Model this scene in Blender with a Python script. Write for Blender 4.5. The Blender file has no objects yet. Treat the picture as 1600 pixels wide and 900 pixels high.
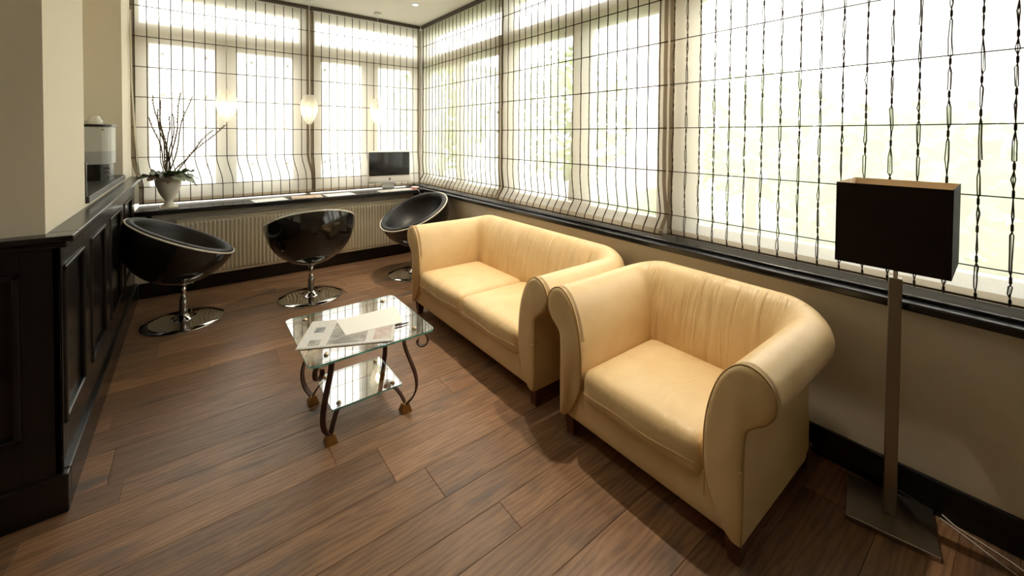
import bpy, bmesh, math, random
from mathutils import Vector, Matrix
random.seed(7)
S = bpy.context.scene
C = S.collection
PI = math.pi
# ------------------------------------------------------------------ camera
F_PX, CX, CY = 641.98, 800.0, 226.62
YAW, PITCH, ROLL, EYE = .6615, -.0207, -.0071, 1.45
fw = Vector((math.sin(YAW)*math.cos(PITCH), math.cos(YAW)*math.cos(PITCH), math.sin(PITCH)))
rt = Vector((math.cos(YAW), -math.sin(YAW), 0)); dn = fw.cross(rt)
r2 = math.cos(ROLL)*rt + math.sin(ROLL)*dn; d2 = -math.sin(ROLL)*rt + math.cos(ROLL)*dn
cam = bpy.data.cameras.new('camera'); co = bpy.data.objects.new('camera', cam); C.objects.link(co)
co.matrix_world = Matrix(((r2.x, -d2.x, -fw.x, 0), (r2.y, -d2.y, -fw.y, 0), (r2.z, -d2.z, -fw.z, EYE), (0, 0, 0, 1)))
cam.sensor_width = 36; cam.lens = F_PX/1600*36; cam.shift_x = (800-CX)/1600; cam.shift_y = -(450-CY)/1600
cam.clip_start = .02; cam.clip_end = 200
S.camera = co
# ------------------------------------------------------------------ light
W = bpy.data.worlds.new('sky'); S.world = W; W.use_nodes = True
W.node_tree.nodes['Background'].inputs[0].default_value = (1, .99, .965, 1)
W.node_tree.nodes['Background'].inputs[1].default_value = 7.0
S.view_settings.view_transform = 'Standard'; S.view_settings.look = 'None'
S.view_settings.exposure = 0.0; S.view_settings.gamma = 1; S.view_settings.use_curve_mapping = False
S.cycles.use_denoising = True
S.cycles.max_bounces = 12; S.cycles.transparent_max_bounces = 24; S.cycles.diffuse_bounces = 5
S.cycles.caustics_reflective = False; S.cycles.caustics_refractive = False
S.cycles.sample_clamp_indirect = 20

# ------------------------------------------------------------------ materials
def mat(name, col, rough=.5, metal=0, spec=.5, **kw):
    m = bpy.data.materials.new(name); m.use_nodes = True
    b = m.node_tree.nodes['Principled BSDF']
    b.inputs['Base Color'].default_value = (*col, 1); b.inputs['Roughness'].default_value = rough
    b.inputs['Metallic'].default_value = metal; b.inputs['Specular IOR Level'].default_value = spec
    for k, v in kw.items(): b.inputs[k.replace('_', ' ')].default_value = v
    return m
def nd(m, t, **kw):
    n = m.node_tree.nodes.new(t)
    for k, v in kw.items(): setattr(n, k, v)
    return n
def lk(m, a, b): m.node_tree.links.new(a, b)
def bsdf(m): return m.node_tree.nodes['Principled BSDF']
def coords(m, scale=(1, 1, 1), kind='Object'):
    t = nd(m, 'ShaderNodeTexCoord'); mp = nd(m, 'ShaderNodeMapping'); mp.inputs['Scale'].default_value = scale
    lk(m, t.outputs[kind], mp.inputs['Vector']); return mp.outputs['Vector']
def noise(m, vec, scale, detail=4, rough=.5, dist=0):
    n = nd(m, 'ShaderNodeTexNoise'); n.inputs['Scale'].default_value = scale; n.inputs['Detail'].default_value = detail
    n.inputs['Roughness'].default_value = rough; n.inputs['Distortion'].default_value = dist
    lk(m, vec, n.inputs['Vector']); return n.outputs['Fac']
def ramp(m, fac, stops):
    r = nd(m, 'ShaderNodeValToRGB'); e = r.color_ramp.elements
    while len(e) < len(stops): e.new(.5)
    for x, (p, c) in zip(e, stops): x.position = p; x.color = (*c, 1)
    lk(m, fac, r.inputs['Fac']); return r.outputs['Color']
def bump(m, fac, strength, dist=.01, prev=None):
    b = nd(m, 'ShaderNodeBump'); b.inputs['Strength'].default_value = strength; b.inputs['Distance'].default_value = dist
    lk(m, fac, b.inputs['Height'])
    if prev: lk(m, prev, b.inputs['Normal'])
    return b.outputs['Normal']
def mixc(m, fac, a, b, mode='MIX'):
    x = nd(m, 'ShaderNodeMix', data_type='RGBA', blend_type=mode)
    if isinstance(fac, float): x.inputs[0].default_value = fac
    else: lk(m, fac, x.inputs[0])
    for s, v in ((6, a), (7, b)):
        if isinstance(v, tuple): x.inputs[s].default_value = (*v, 1)
        else: lk(m, v, x.inputs[s])
    return x.outputs[2]

def wood_floor():
    m = mat('oak planks', (.2, .12, .07), .34, spec=.6)
    oi = nd(m, 'ShaderNodeObjectInfo')
    v = coords(m)
    off = nd(m, 'ShaderNodeVectorMath', operation='ADD'); lk(m, v, off.inputs[0])
    cmb = nd(m, 'ShaderNodeCombineXYZ'); mul = nd(m, 'ShaderNodeMath', operation='MULTIPLY'); mul.inputs[1].default_value = 57
    lk(m, oi.outputs['Random'], mul.inputs[0]); lk(m, mul.outputs[0], cmb.inputs[0]); lk(m, mul.outputs[0], cmb.inputs[1]); lk(m, cmb.outputs[0], off.inputs[1])
    def sc(s):
        mp = nd(m, 'ShaderNodeMapping'); mp.inputs['Scale'].default_value = s; lk(m, off.outputs[0], mp.inputs['Vector']); return mp.outputs['Vector']
    fine = noise(m, sc((5, 120, 3)), 2.4, 7, .7, 1.2)
    broad = noise(m, sc((1.3, 6, 1)), 1.8, 5, .6, 2.2)
    wv = nd(m, 'ShaderNodeTexWave', wave_type='BANDS', bands_direction='Y'); wv.inputs['Scale'].default_value = 5
    wv.inputs['Distortion'].default_value = 14; wv.inputs['Detail'].default_value = 3; wv.inputs['Detail Scale'].default_value = .9
    lk(m, sc((.35, 2.6, 1)), wv.inputs['Vector'])
    knots = noise(m, sc((1.3, 4.5, 1)), 1.7, 2, .5, .4)
    base = ramp(m, broad, [(.28, (.105, .047, .021)), (.5, (.20, .098, .047)), (.72, (.33, .18, .092))])
    c = mixc(m, .30, base, ramp(m, fine, [(.32, (.08, .040, .022)), (.62, (.31, .18, .10))]))
    c = mixc(m, .26, c, ramp(m, wv.outputs['Fac'], [(.1, (.07, .037, .02)), (.6, (.27, .17, .10))]))
    c = mixc(m, ramp(m, knots, [(.58, (0, 0, 0)), (.74, (.8, .8, .8))]), c, (.065, .05, .043))
    tint = nd(m, 'ShaderNodeMapRange'); tint.inputs[3].default_value = .82; tint.inputs[4].default_value = 1.42
    lk(m, oi.outputs['Random'], tint.inputs[0])
    vm = nd(m, 'ShaderNodeVectorMath', operation='SCALE'); lk(m, c, vm.inputs[0]); lk(m, tint.outputs[0], vm.inputs['Scale'])
    lk(m, vm.outputs[0], bsdf(m).inputs['Base Color'])
    lk(m, ramp(m, fine, [(.3, (.46, .46, .46)), (.7, (.33, .33, .33))]), bsdf(m).inputs['Roughness'])
    lk(m, bump(m, fine, .22, .002), bsdf(m).inputs['Normal'])
    return m
def leather(name, pleats=False, seat=False):
    m = mat(name, (.76, .58, .34), .40, spec=.5)
    v = coords(m, kind='Object')
    big = noise(m, v, 5, 3, .5, .5); grain = noise(m, v, 260, 2, .5)
    lk(m, ramp(m, big, [(.3, (.71, .51, .265)), (.7, (.79, .60, .335))]), bsdf(m).inputs['Base Color'])
    n = bump(m, grain, .06, .001)
    cre = noise(m, coords(m, (1, 1, 1)), 9, 4, .55, 1.8)
    n = bump(m, cre, .06 if not seat else .10, .012, n)
    if seat:
        n = bump(m, ramp(m, noise(m, coords(m, (.5, 2.2, 1)), 7, 3, .5, 1.2), [(.35, (0, 0, 0)), (.65, (1, 1, 1))]), .22, .008, n)
    if pleats:
        fold = noise(m, coords(m, (.5, 13, 1.3)), 1.6, 3, .5, .35)
        msk = ramp(m, noise(m, coords(m, (.4, 1, .6)), 2.6, 2), [(.35, (.15, .15, .15)), (.62, (1, 1, 1))])
        mm = nd(m, 'ShaderNodeMath', operation='MULTIPLY'); lk(m, ramp(m, fold, [(.36, (0, 0, 0)), (.62, (1, 1, 1))]), mm.inputs[0]); lk(m, msk, mm.inputs[1])
        n = bump(m, mm.outputs[0], .62, .016, n)
    lk(m, n, bsdf(m).inputs['Normal'])
    return m
def sheer(name, see, tr, col):
    m = bpy.data.materials.new(name); m.use_nodes = True; t = m.node_tree; t.nodes.clear()
    out = nd(m, 'ShaderNodeOutputMaterial'); tp = nd(m, 'ShaderNodeBsdfTransparent'); tl = nd(m, 'ShaderNodeBsdfTranslucent'); df = nd(m, 'ShaderNodeBsdfDiffuse')
    tp.inputs[0].default_value = (1, .99, .97, 1); tl.inputs[0].default_value = (*col, 1); df.inputs[0].default_value = (*[x*.8 for x in col], 1)
    a = nd(m, 'ShaderNodeMixShader'); b = nd(m, 'ShaderNodeMixShader')
    a.inputs[0].default_value = tr; lk(m, df.outputs[0], a.inputs[1]); lk(m, tl.outputs[0], a.inputs[2])
    wv = noise(m, coords(m, (1, 1, .15)), 900, 1)
    mr = nd(m, 'ShaderNodeMapRange'); mr.inputs[3].default_value = see-.08; mr.inputs[4].default_value = see+.08; lk(m, wv, mr.inputs[0])
    lk(m, mr.outputs[0], b.inputs[0]); lk(m, a.outputs[0], b.inputs[1]); lk(m, tp.outputs[0], b.inputs[2]); lk(m, b.outputs[0], out.inputs[0])
    return m
def pane_mat(name, tint, gloss, ior=1.5):
    m = bpy.data.materials.new(name); m.use_nodes = True; t = m.node_tree; t.nodes.clear()
    out = nd(m, 'ShaderNodeOutputMaterial'); tp = nd(m, 'ShaderNodeBsdfTransparent'); gl = nd(m, 'ShaderNodeBsdfGlossy'); fr = nd(m, 'ShaderNodeFresnel'); mx = nd(m, 'ShaderNodeMixShader')
    tp.inputs[0].default_value = (*tint, 1); gl.inputs['Roughness'].default_value = gloss; fr.inputs['IOR'].default_value = ior
    ge = nd(m, 'ShaderNodeNewGeometry'); mi = nd(m, 'ShaderNodeMapRange'); mi.inputs[3].default_value = ior; mi.inputs[4].default_value = 1/ior
    lk(m, ge.outputs['Backfacing'], mi.inputs[0]); lk(m, mi.outputs[0], fr.inputs['IOR'])
    lk(m, fr.outputs[0], mx.inputs[0]); lk(m, tp.outputs[0], mx.inputs[1]); lk(m, gl.outputs[0], mx.inputs[2]); lk(m, mx.outputs[0], out.inputs[0])
    return m
def plaster(name, col):
    m = mat(name, col, .75, spec=.25); v = coords(m)
    lk(m, bump(m, noise(m, v, 120, 3), .05, .002), bsdf(m).inputs['Normal']); return m
def glow(name, col, e):
    m = mat(name, (1, 1, 1), .5); b = bsdf(m); b.inputs['Emission Color'].default_value = (*col, 1); b.inputs['Emission Strength'].default_value = e; return m
def news_mat():
    m = mat('newsprint', (.8, .8, .78), .7); v = coords(m, kind='Object')
    wv = nd(m, 'ShaderNodeTexWave', wave_type='BANDS', bands_direction='Y'); wv.inputs['Scale'].default_value = 55; wv.inputs['Distortion'].default_value = 1.5
    wv.inputs['Detail Scale'].default_value = 30; lk(m, v, wv.inputs['Vector'])
    nz = noise(m, coords(m, (300, 40, 1)), 1, 2)
    mm = nd(m, 'ShaderNodeMath', operation='MULTIPLY'); lk(m, wv.outputs['Fac'], mm.inputs[0]); lk(m, nz, mm.inputs[1])
    lk(m, ramp(m, mm.outputs[0], [(.2, (.78, .78, .76)), (.5, (.5, .5, .5))]), bsdf(m).inputs['Base Color']); return m
def photo_mat(name, a, b, sc):
    m = mat(name, a, .6); lk(m, ramp(m, noise(m, coords(m), sc, 5, .6, .8), [(.35, a), (.65, b)]), bsdf(m).inputs['Base Color']); return m
def leaf_mat(name, a, b, sc=14):
    m = mat(name, a, .5); lk(m, ramp(m, noise(m, coords(m), sc, 3), [(.35, a), (.65, b)]), bsdf(m).inputs['Base Color'])
    bsdf(m).inputs['Subsurface Weight'].default_value = 0; return m

M = dict(
    floor=wood_floor(), sub=mat('dark joint', (.07, .04, .025), .8),
    cream=plaster('cream paint', (.86, .79, .65)), ceil=plaster('ceiling paint', (.80, .77, .70)),
    wallr=plaster('taupe paint', (.78, .70, .57)), niche=plaster('niche paint', (.60, .52, .40)),
    black=mat('black lacquer', (.010, .009, .009), .24, spec=.4), blackw=mat('black sill lacquer', (.011, .011, .013), .18, spec=.6),
    deskm=mat('black stained desk', (.02, .019, .021), .24),
    frame=mat('white window paint', (.78, .76, .70), .4), glass=pane_mat('window glass', (.97, .98, .97), .0),
    sheer=sheer('sheer blind cloth', .42, .62, (.92, .87, .76)), hem=sheer('doubled blind hem', .16, .50, (.50, .41, .29)), side=sheer('doubled side hem', .10, .45, (.22, .165, .11)),
    cord=mat('brown cord', (.05, .032, .02), .9, spec=.1), rail=mat('brown headrail', (.07, .05, .035), .6),
    lea=leather('cream leather'), leap=leather('cream leather pleated', pleats=True), leas=leather('cream leather seat', seat=True),
    pipe=mat('leather piping', (.50, .33, .14), .45), leg=mat('reddish wood', (.10, .035, .015), .4),
    shell=mat('black gloss shell', (.010, .009, .008), .10, spec=.6), bleather=mat('black leather', (.010, .009, .009), .42, spec=.35),
    wpipe=mat('white piping', (.72, .68, .58), .5), chrome=mat('chrome', (.62, .60, .57), .06, 1),
    steel=mat('brushed steel', (.36, .33, .30), .32, 1), shade=mat('dark brown shade cloth', (.022, .016, .013), .85, spec=.15), shin=mat('shade lining', (.80, .62, .42), .7),
    tglass=pane_mat('table glass', (.92, .95, .93), .0, 3.2), tedge=mat('green glass edge', (.10, .36, .29), .12, Transmission_Weight=.3),
    iron=mat('brown wrought iron', (.075, .032, .022), .42, .2), brass=mat('aged brass', (.46, .26, .09), .35, .85), bolt=mat('brass bolt', (.62, .50, .34), .2, 1),
    news=news_mat(), ph1=photo_mat('grey news photo', (.22, .21, .20), (.50, .49, .46), 14), ph2=photo_mat('pink news photo', (.50, .38, .35), (.62, .59, .55), 22), ph3=photo_mat('dark news photo', (.12, .13, .14), (.42, .43, .44), 18),
    paper=mat('white paper', (.85, .85, .83), .6), pen=mat('dark pen', (.05, .04, .05), .4),
    rad=mat('cream radiator enamel', (.66, .59, .45), .38),
    mac=mat('white plastic', (.80, .78, .73), .3), screen=mat('dark screen', (.012, .012, .013), .06, spec=.7), logo=mat('dark logo', (.05, .05, .055), .3),
    alu=mat('aluminium', (.62, .62, .62), .3, 1), key=mat('white keys', (.80, .80, .78), .45), red=mat('red mouse pad', (.42, .07, .09), .7), pinkw=mat('pale mouse', (.80, .62, .58), .3), cable=mat('white cable', (.75, .73, .70), .5),
    urn=plaster('cream ceramic', (.78, .72, .60)), twig=mat('brown twig', (.10, .065, .04), .8), bud=mat('willow bud', (.16, .12, .07), .8),
    leafg=leaf_mat('green leaf', (.035, .075, .02), (.12, .19, .05), 30), leafs=leaf_mat('silver leaf', (.17, .21, .15), (.33, .37, .29), 26), leafp=leaf_mat('purple brown leaf', (.05, .035, .022), (.11, .07, .045), 26),
    pglass=pane_mat('pendant glass', (.97, .96, .93), .02), milk=sheer('milky inner glass', .72, .8, (.97, .95, .90)), bulb=glow('lit bulb', (1, .84, .58), 40), spot=glow('downlight lamp', (1, .95, .86), 14), ring=mat('white trim ring', (.8, .8, .78), .4),
    mgrey=mat('machine grey band', (.42, .44, .46), .35), mwhite=mat('machine white', (.62, .62, .58), .4), mblack=mat('machine black', (.015, .015, .014), .25), cup=mat('white cup', (.80, .78, .72), .25), slab=mat('dark stone shelf', (.04, .037, .033), .3),
    magz=photo_mat('magazine cover', (.55, .30, .16), (.80, .76, .70), 16),
    pave=photo_mat('pale paving', (.42, .41, .38), (.55, .54, .50), 2), lawn=photo_mat('lawn', (.10, .17, .05), (.18, .26, .09), 5), tree=leaf_mat('tree leaves', (.16, .26, .07), (.36, .46, .20), 2), bark=mat('bark', (.12, .09, .06), .9), white=mat('white render', (.72, .72, .70), .7),
    outer=mat('outside brick tone', (.40, .30, .22), .8),
)
# ------------------------------------------------------------------ helpers
def mesh(name, verts, faces, m=None, parent=None, smooth=False, mats=None, fm=None):
    me = bpy.data.meshes.new(name); me.from_pydata([tuple(v) for v in verts], [], faces)
    for x in (mats or ([m] if m else [])): me.materials.append(M[x])
    if fm:
        for p, i in zip(me.polygons, fm): p.material_index = i
    if smooth:
        for p in me.polygons: p.use_smooth = True
    me.update()
    o = bpy.data.objects.new(name, me); C.objects.link(o)
    if parent: o.parent = parent
    return o
class G:
    def __init__(s): s.v = []; s.f = []
    def add(s, v, f):
        n = len(s.v); s.v += [tuple(x) for x in v]; s.f += [tuple(i+n for i in q) for q in f]; return s
    def box(s, a, b, ch=0):
        x0, x1 = sorted((a[0], b[0])); y0, y1 = sorted((a[1], b[1])); z0, z1 = sorted((a[2], b[2]))
        v = [(x, y, z) for z in (z0, z1) for y in (y0, y1) for x in (x0, x1)]
        return s.add(v, [(0, 2, 3, 1), (4, 5, 7, 6), (0, 1, 5, 4), (2, 6, 7, 3), (0, 4, 6, 2), (1, 3, 7, 5)])
    def tube(s, pts, r, n=8, cap=True):
        pts = [Vector(p) for p in pts]; R = r if isinstance(r, (list, tuple)) else [r]*len(pts)
        up = None; base = len(s.v); k = len(pts)
        for i, p in enumerate(pts):
            t = (pts[min(i+1, k-1)]-pts[max(i-1, 0)]).normalized()
            if up is None: up = t.orthogonal().normalized()
            else:
                up = up-t*up.dot(t); up = up.normalized() if up.length > 1e-6 else t.orthogonal().normalized()
            w = t.cross(up)
            for j in range(n):
                a = 2*PI*j/n; s.v.append(tuple(p+(up*math.cos(a)+w*math.sin(a))*R[i]))
        for i in range(k-1):
            for j in range(n):
                s.f.append((base+i*n+j, base+i*n+(j+1) % n, base+(i+1)*n+(j+1) % n, base+(i+1)*n+j))
        if cap: s.f.append(tuple(base+j for j in reversed(range(n)))); s.f.append(tuple(base+(k-1)*n+j for j in range(n)))
        return s
    def strap(s, pts, nrm, w, t):
        """flat bar: pts path in a plane whose normal is nrm; w wide along nrm, t thick in plane"""
        pts = [Vector(p) for p in pts]; N = Vector(nrm).normalized(); b = len(s.v); k = len(pts)
        for i, p in enumerate(pts):
            d = (pts[min(i+1, k-1)]-pts[max(i-1, 0)]).normalized(); q = N.cross(d)
            for a, c in ((-1, -1), (1, -1), (1, 1), (-1, 1)): s.v.append(tuple(p+N*a*w/2+q*c*t/2))
        for i in range(k-1):
            for j in range(4): s.f.append((b+i*4+j, b+i*4+(j+1) % 4, b+i*4+4+(j+1) % 4, b+i*4+4+j))
        s.f.append((b+3, b+2, b+1, b)); e = b+(k-1)*4; s.f.append((e, e+1, e+2, e+3)); return s
    def lathe(s, prof, c=(0, 0, 0), n=32, cap=True):
        b = len(s.v); k = len(prof)
        for r, z in prof:
            for j in range(n):
                a = 2*PI*j/n; s.v.append((c[0]+r*math.cos(a), c[1]+r*math.sin(a), c[2]+z))
        for i in range(k-1):
            for j in range(n): s.f.append((b+i*n+j, b+i*n+(j+1) % n, b+(i+1)*n+(j+1) % n, b+(i+1)*n+j))
        if cap:
            if prof[0][0] > 1e-4: s.f.append(tuple(b+j for j in reversed(range(n))))
            if prof[-1][0] > 1e-4: s.f.append(tuple(b+(k-1)*n+j for j in range(n)))
        return s
    def rbox(s, c, size, r, n=6, fn=None):
        h = [x/2 for x in size]; idx = {}; g = [-math.cos(PI*i/n) for i in range(n+1)]
        def vid(p):
            k = tuple(round(x, 6) for x in p)
            if k not in idx:
                q = Vector([p[i]*h[i] for i in range(3)]); inn = Vector([max(-(h[i]-r), min(h[i]-r, q[i])) for i in range(3)]); d = q-inn
                # nudge so edge points round off
                if d.length > 1e-9: q = inn+d.normalized()*r
                if fn: q = fn(q)
                idx[k] = len(s.v); s.v.append((c[0]+q.x, c[1]+q.y, c[2]+q.z))
            return idx[k]
        for ax in range(3):
            u, w = (ax+1) % 3, (ax+2) % 3
            for sg in (-1, 1):
                for i in range(n):
                    for j in range(n):
                        P = []
                        for a, b in ((i, j), (i+1, j), (i+1, j+1), (i, j+1)):
                            p = [0, 0, 0]; p[ax] = sg; p[u] = g[a]; p[w] = g[b]; P.append(vid(p))
                        s.f.append(tuple(P if sg > 0 else P[::-1]))
        return s
    def ob(s, name, m, parent=None, smooth=False): return mesh(name, s.v, s.f, m, parent, smooth)
def tag(o, label=None, cat=None, group=None, kind=None):
    if label: o['label'] = label
    if cat: o['category'] = cat
    if group: o['group'] = group
    if kind: o['kind'] = kind
    return o
def thing(name, label, cat, loc=(0, 0, 0), rz=0, group=None):
    o = bpy.data.objects.new(name, None); C.objects.link(o); o.empty_display_size = .05
    o.location = loc; o.rotation_euler = (0, 0, rz); return tag(o, label, cat, group)
def setting(name, label=None):
    o = bpy.data.objects.new(name, None); C.objects.link(o); o.empty_display_size = .05; return tag(o, label, kind='structure')
def copy_tree(o, parent=None):
    c = o.copy(); C.objects.link(c)
    if parent: c.parent = parent
    for ch in list(o.children): copy_tree(ch, c)
    return c
def bev(o, w, seg=2):
    b = o.modifiers.new('bevel', 'BEVEL'); b.width = w; b.segments = seg; b.limit_method = 'ANGLE'; return o
def struct(name, g, m, label=None): return tag(g.ob(name, m), label, kind='structure')

# ------------------------------------------------------------------ room dimensions
XR, XB = 2.27, 2.39            # right wall face, right blind plane
YW, YB = 4.82, 5.02            # back wall face, back blind plane
XL = -.44                      # left wall face
ZC = 2.88
SILL, DESK = .82, .785
YF, XF = -3.2, -3.4            # room behind the camera
# floor: slab + planks
fl = struct('floor', G().box((XF, YF, -.08), (XR+.02, YW+.02, -.012)), 'sub', 'brown oiled oak plank floor')
ys = [-.42, -.23, .01, .15, .34, .58, .72, .96, 1.15, 1.29, 1.435, 1.625, 1.864, 2.004, 2.19, 2.337, 2.584, 2.774, 2.914, 3.154, 3.294, 3.484, 3.724, 3.864, 4.054, 4.294, 4.434, 4.624, 4.81]
for i in range(len(ys)-1):
    y0, y1 = ys[i], ys[i+1]; x = XF + random.uniform(.1, 1.6); xs = [XF, x]
    while x < XR:
        x += random.uniform(.75, 2.1); xs.append(min(x, XR))
    if len(xs) > 2 and xs[-1]-xs[-2] < .25: xs.pop(-2)
    for a, b in zip(xs[:-1], xs[1:]):
        cx, cy = (a+b)/2, (y0+y1)/2; hx, hy = (b-a)/2-.0004, (y1-y0)/2-.0004; e = .0016
        v = [(sx*hx, sy*hy, -.012) for sy in (-1, 1) for sx in (-1, 1)]+[(sx*hx, sy*hy, -.0014) for sy in (-1, 1) for sx in (-1, 1)]+[(sx*(hx-e), sy*(hy-e), 0) for sy in (-1, 1) for sx in (-1, 1)]
        f = [(0, 1, 5, 4), (1, 3, 7, 5), (3, 2, 6, 7), (2, 0, 4, 6), (4, 5, 9, 8), (5, 7, 11, 9), (7, 6, 10, 11), (6, 4, 8, 10), (8, 9, 11, 10)]
        o = mesh('plank', v, f, 'floor', fl); o.location = (cx, cy, 0)
o = mesh('plank_field', [(XF, YF, -.0005), (XR, YF, -.0005), (XR, -.421, -.0005), (XF, -.421, -.0005)], [(0, 1, 2, 3)], 'floor', fl)
# ceiling
struct('ceiling', G().box((XF-.1, YF-.1, ZC), (2.75, 5.4, ZC+.15)), 'ceil', 'plain off-white ceiling')
# right wall: lower wall under the sill, solid wall behind the camera
struct('wall_right', G().box((XR, YF-.1, -.1), (2.60, 5.32, .775)).box((XR, YF-.1, .775), (2.60, -.62, ZC)), 'wallr', 'taupe painted wall below the right windows')
struct('wall_back', G().box((XL-.6, YW, -.1), (XR, 5.32, .742)), 'wallr', 'taupe painted wall behind the radiator')
struct('wall_front', G().box((XF-.1, YF-.15, -.1), (2.6, YF, ZC)), 'cream', 'cream wall behind the viewer')
struct('wall_far_left', G().box((XF-.15, YF, -.1), (XF, 2.32, ZC)), 'cream', 'cream wall far to the left')
g = G()
g.box((XF, 2.30, -.1), (XL, 3.03, ZC)).box((-1.6, 4.51, -.1), (XL, 5.32, ZC)).box((-1.6, 3.03, -.1), (XL, 4.51, 1.085)).box((-1.6, 3.03, 2.7), (XL, 4.51, ZC)).box((-1.6, 3.03, 1.085), (-.92, 4.51, 2.7))
struct('wall_left', g, 'cream', 'cream painted wall with a deep niche above black wainscot')
# baseboards
bev(struct('baseboard_right', G().box((2.252, YF, 0), (XR, YW, .135)), 'black', 'black baseboard along the right wall'), .006)
bev(struct('baseboard_back', G().box((-.38, 4.802, 0), (2.252, YW, .135)), 'black', 'black baseboard along the back wall'), .006)
# right sill with rounded nose
sl = setting('trim_1', 'black lacquered window sill along the right wall')
bev(G().box((2.205, YF, .777), (2.56, 5.10, .812)).ob('sill_board', 'blackw', sl), .008, 3)
bev(G().box((2.262, YF, .812), (2.285, 5.06, .826)).ob('sill_bead', 'blackw', sl), .006, 3)

# ------------------------------------------------------------------ wainscot on the left block
wn = setting('trim_2', 'black lacquered wainscot panelling with ledge on the left')
XW, YWF = -.400, 2.272
bev(G().box((-.46, YWF+.022, 0), (XW-.014, 5.0, 1.045)).box((XF, YWF+.014, 0), (-.46, 2.36, 1.045)).ob('backing', 'black', wn), .001)
bev(G().box((XF, 2.255, 0), (-.382, 2.30, .150)).box((-.44, 2.30, 0), (-.382, 4.80, .150)).ob('plinth', 'black', wn), .006)
lg = G().box((XF, 2.225, 1.045), (-.355, 2.33, 1.068)).box((-.47, 2.33, 1.045), (-.355, 5.0, 1.068)); bev(lg.ob('ledge', 'black', wn), .004)
bev(G().box((-.44, 2.30, 1.02), (-.375, 4.98, 1.045)).box((XF, 2.245, 1.02), (-.375, 2.3, 1.045)).ob('cornice_moulding', 'black', wn), .006)
pan = [(2.325, 2.70), (2.865, 3.29), (3.46, 3.95), (4.12, 4.60)]
edges = [YWF]+[v for p in pan for v in p]+[4.80]
for a, b in zip(edges[0::2], edges[1::2]): bev(G().box((XW-.02, a, .15), (XW, b, 1.02)).ob('stile', 'black', wn), .002)
for a, b in pan:
    for z0, z1 in ((.15, .31), (.935, 1.02)): bev(G().box((XW-.02, a, z0), (XW, b, z1)).ob('rail', 'black', wn), .002)
    mo = G(); t = .022
    for q0, q1 in (((a, .31), (b, .31+t)), ((a, .935-t), (b, .935)), ((a, .31), (a+t, .935)), ((b-t, .31), (b, .935))):
        mo.box((XW-.015, q0[0], q0[1]), (XW+.008, q1[0], q1[1]))
    bev(mo.ob('panel_moulding', 'black', wn), .007, 2)
    bev(G().box((XW-.02, a+t, .31+t), (XW-.010, b-t, .935-t)).ob('panel', 'black', wn), .004)
xp = [(-.93, -.50), (-1.5, -1.07), (-2.07, -1.64)]
xe = [-.40]+[v for p in xp for v in (p[1], p[0])]+[-2.2]
for b, a in zip(xe[0::2], xe[1::2]): bev(G().box((a, YWF, .15), (b, YWF+.02, 1.02)).ob('stile', 'black', wn), .002)
for a, b in xp:
    for z0, z1 in ((.15, .31), (.935, 1.02)): bev(G().box((a, YWF, z0), (b, YWF+.02, z1)).ob('rail', 'black', wn), .002)
    mo = G(); t = .022
    for q0, q1 in (((a, .31), (b, .31+t)), ((a, .935-t), (b, .935)), ((a, .31), (a+t, .935)), ((b-t, .31), (b, .935))):
        mo.box((q0[0], YWF-.008, q0[1]), (q1[0], YWF+.015, q1[1]))
    bev(mo.ob('panel_moulding', 'black', wn), .007, 2)

# ------------------------------------------------------------------ windows
def window(n, axis, a0, a1, mull, mw, pl, label):
    """axis 'x': window in plane y=pl running along x; axis 'y': plane x=pl along y. mull: centre position of the mullion"""
    w = setting('window_%d' % n, label)
    def bx(a, b, z0, z1, d0, d1):
        return ((a, pl+d0, z0), (b, pl+d1, z1)) if axis == 'x' else ((pl+d0, a, z0), (pl+d1, b, z1))
    def part(name, rects, d0, d1, m='frame', bw=.005):
        g = G()
        for r in rects: g.box(*bx(*r, d0, d1))
        o = g.ob(name, m, w)
        if bw: bev(o, bw)
        return o
    f = .06; zt0, zt1 = 2.36, 2.47; z0, z1 = (.80 if axis == 'x' else .755), 2.86
    part('frame', [(a0, a0+f, z0, z1), (a1-f, a1, z0, z1), (a0+f, a1-f, z0, z0+.08), (a0+f, a1-f, z1-.10, z1)], -.03, .07)
    # round-nosed transom
    g = G(); L0, L1 = a0+f, a1-f; prof = []
    for k in range(9):
        t = PI*k/8; prof.append((-.03-.045*math.sin(t), (zt0+zt1)/2+.065*math.cos(t)))
    prof += [(.06, zt0-.01), (.06, zt1+.01)]
    v = []
    for L in (L0, L1):
        for d, z in prof: v.append((L, pl+d, z) if axis == 'x' else (pl+d, L, z))
    k = len(prof); fs = [(i, (i+1) % k, k+(i+1) % k, k+i) for i in range(k)]+[tuple(range(k))[::-1], tuple(range(k, 2*k))]
    mesh('transom', v, fs, 'frame', w)
    if mull: part('mullion', [(mull-mw/2, mull+mw/2, z0+.08, zt0)], -.03, .06)
    for b0, b1 in ((a0+f, mull-mw/2), (mull+mw/2, a1-f)) if mull else ((a0+f, a1-f),):
        s = .065
        part('sash', [(b0, b0+s, z0+.08, zt0), (b1-s, b1, z0+.08, zt0), (b0+s, b1-s, z0+.08, z0+.08+.07), (b0+s, b1-s, zt0-.055, zt0)], -.015, .045)
        part('pane', [(b0+s, b1-s, z0+.15, zt0-.055)], .012, .018, 'glass', 0)
    part('pane', [(a0+f, a1-f, zt1, z1-.10)], .012, .018, 'glass', 0)
    return w
PB, PR = 5.15, 2.51
window(1, 'x', -.44, 1.015, .275, .05, PB, 'white framed back window nearest the left wall')
window(2, 'x', 1.06, 2.42, 1.75, .07, PB, 'white framed back window in the corner')
window(3, 'y', 3.31, 5.08, 4.20, .05, PR, 'white framed right window in the corner')
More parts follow.
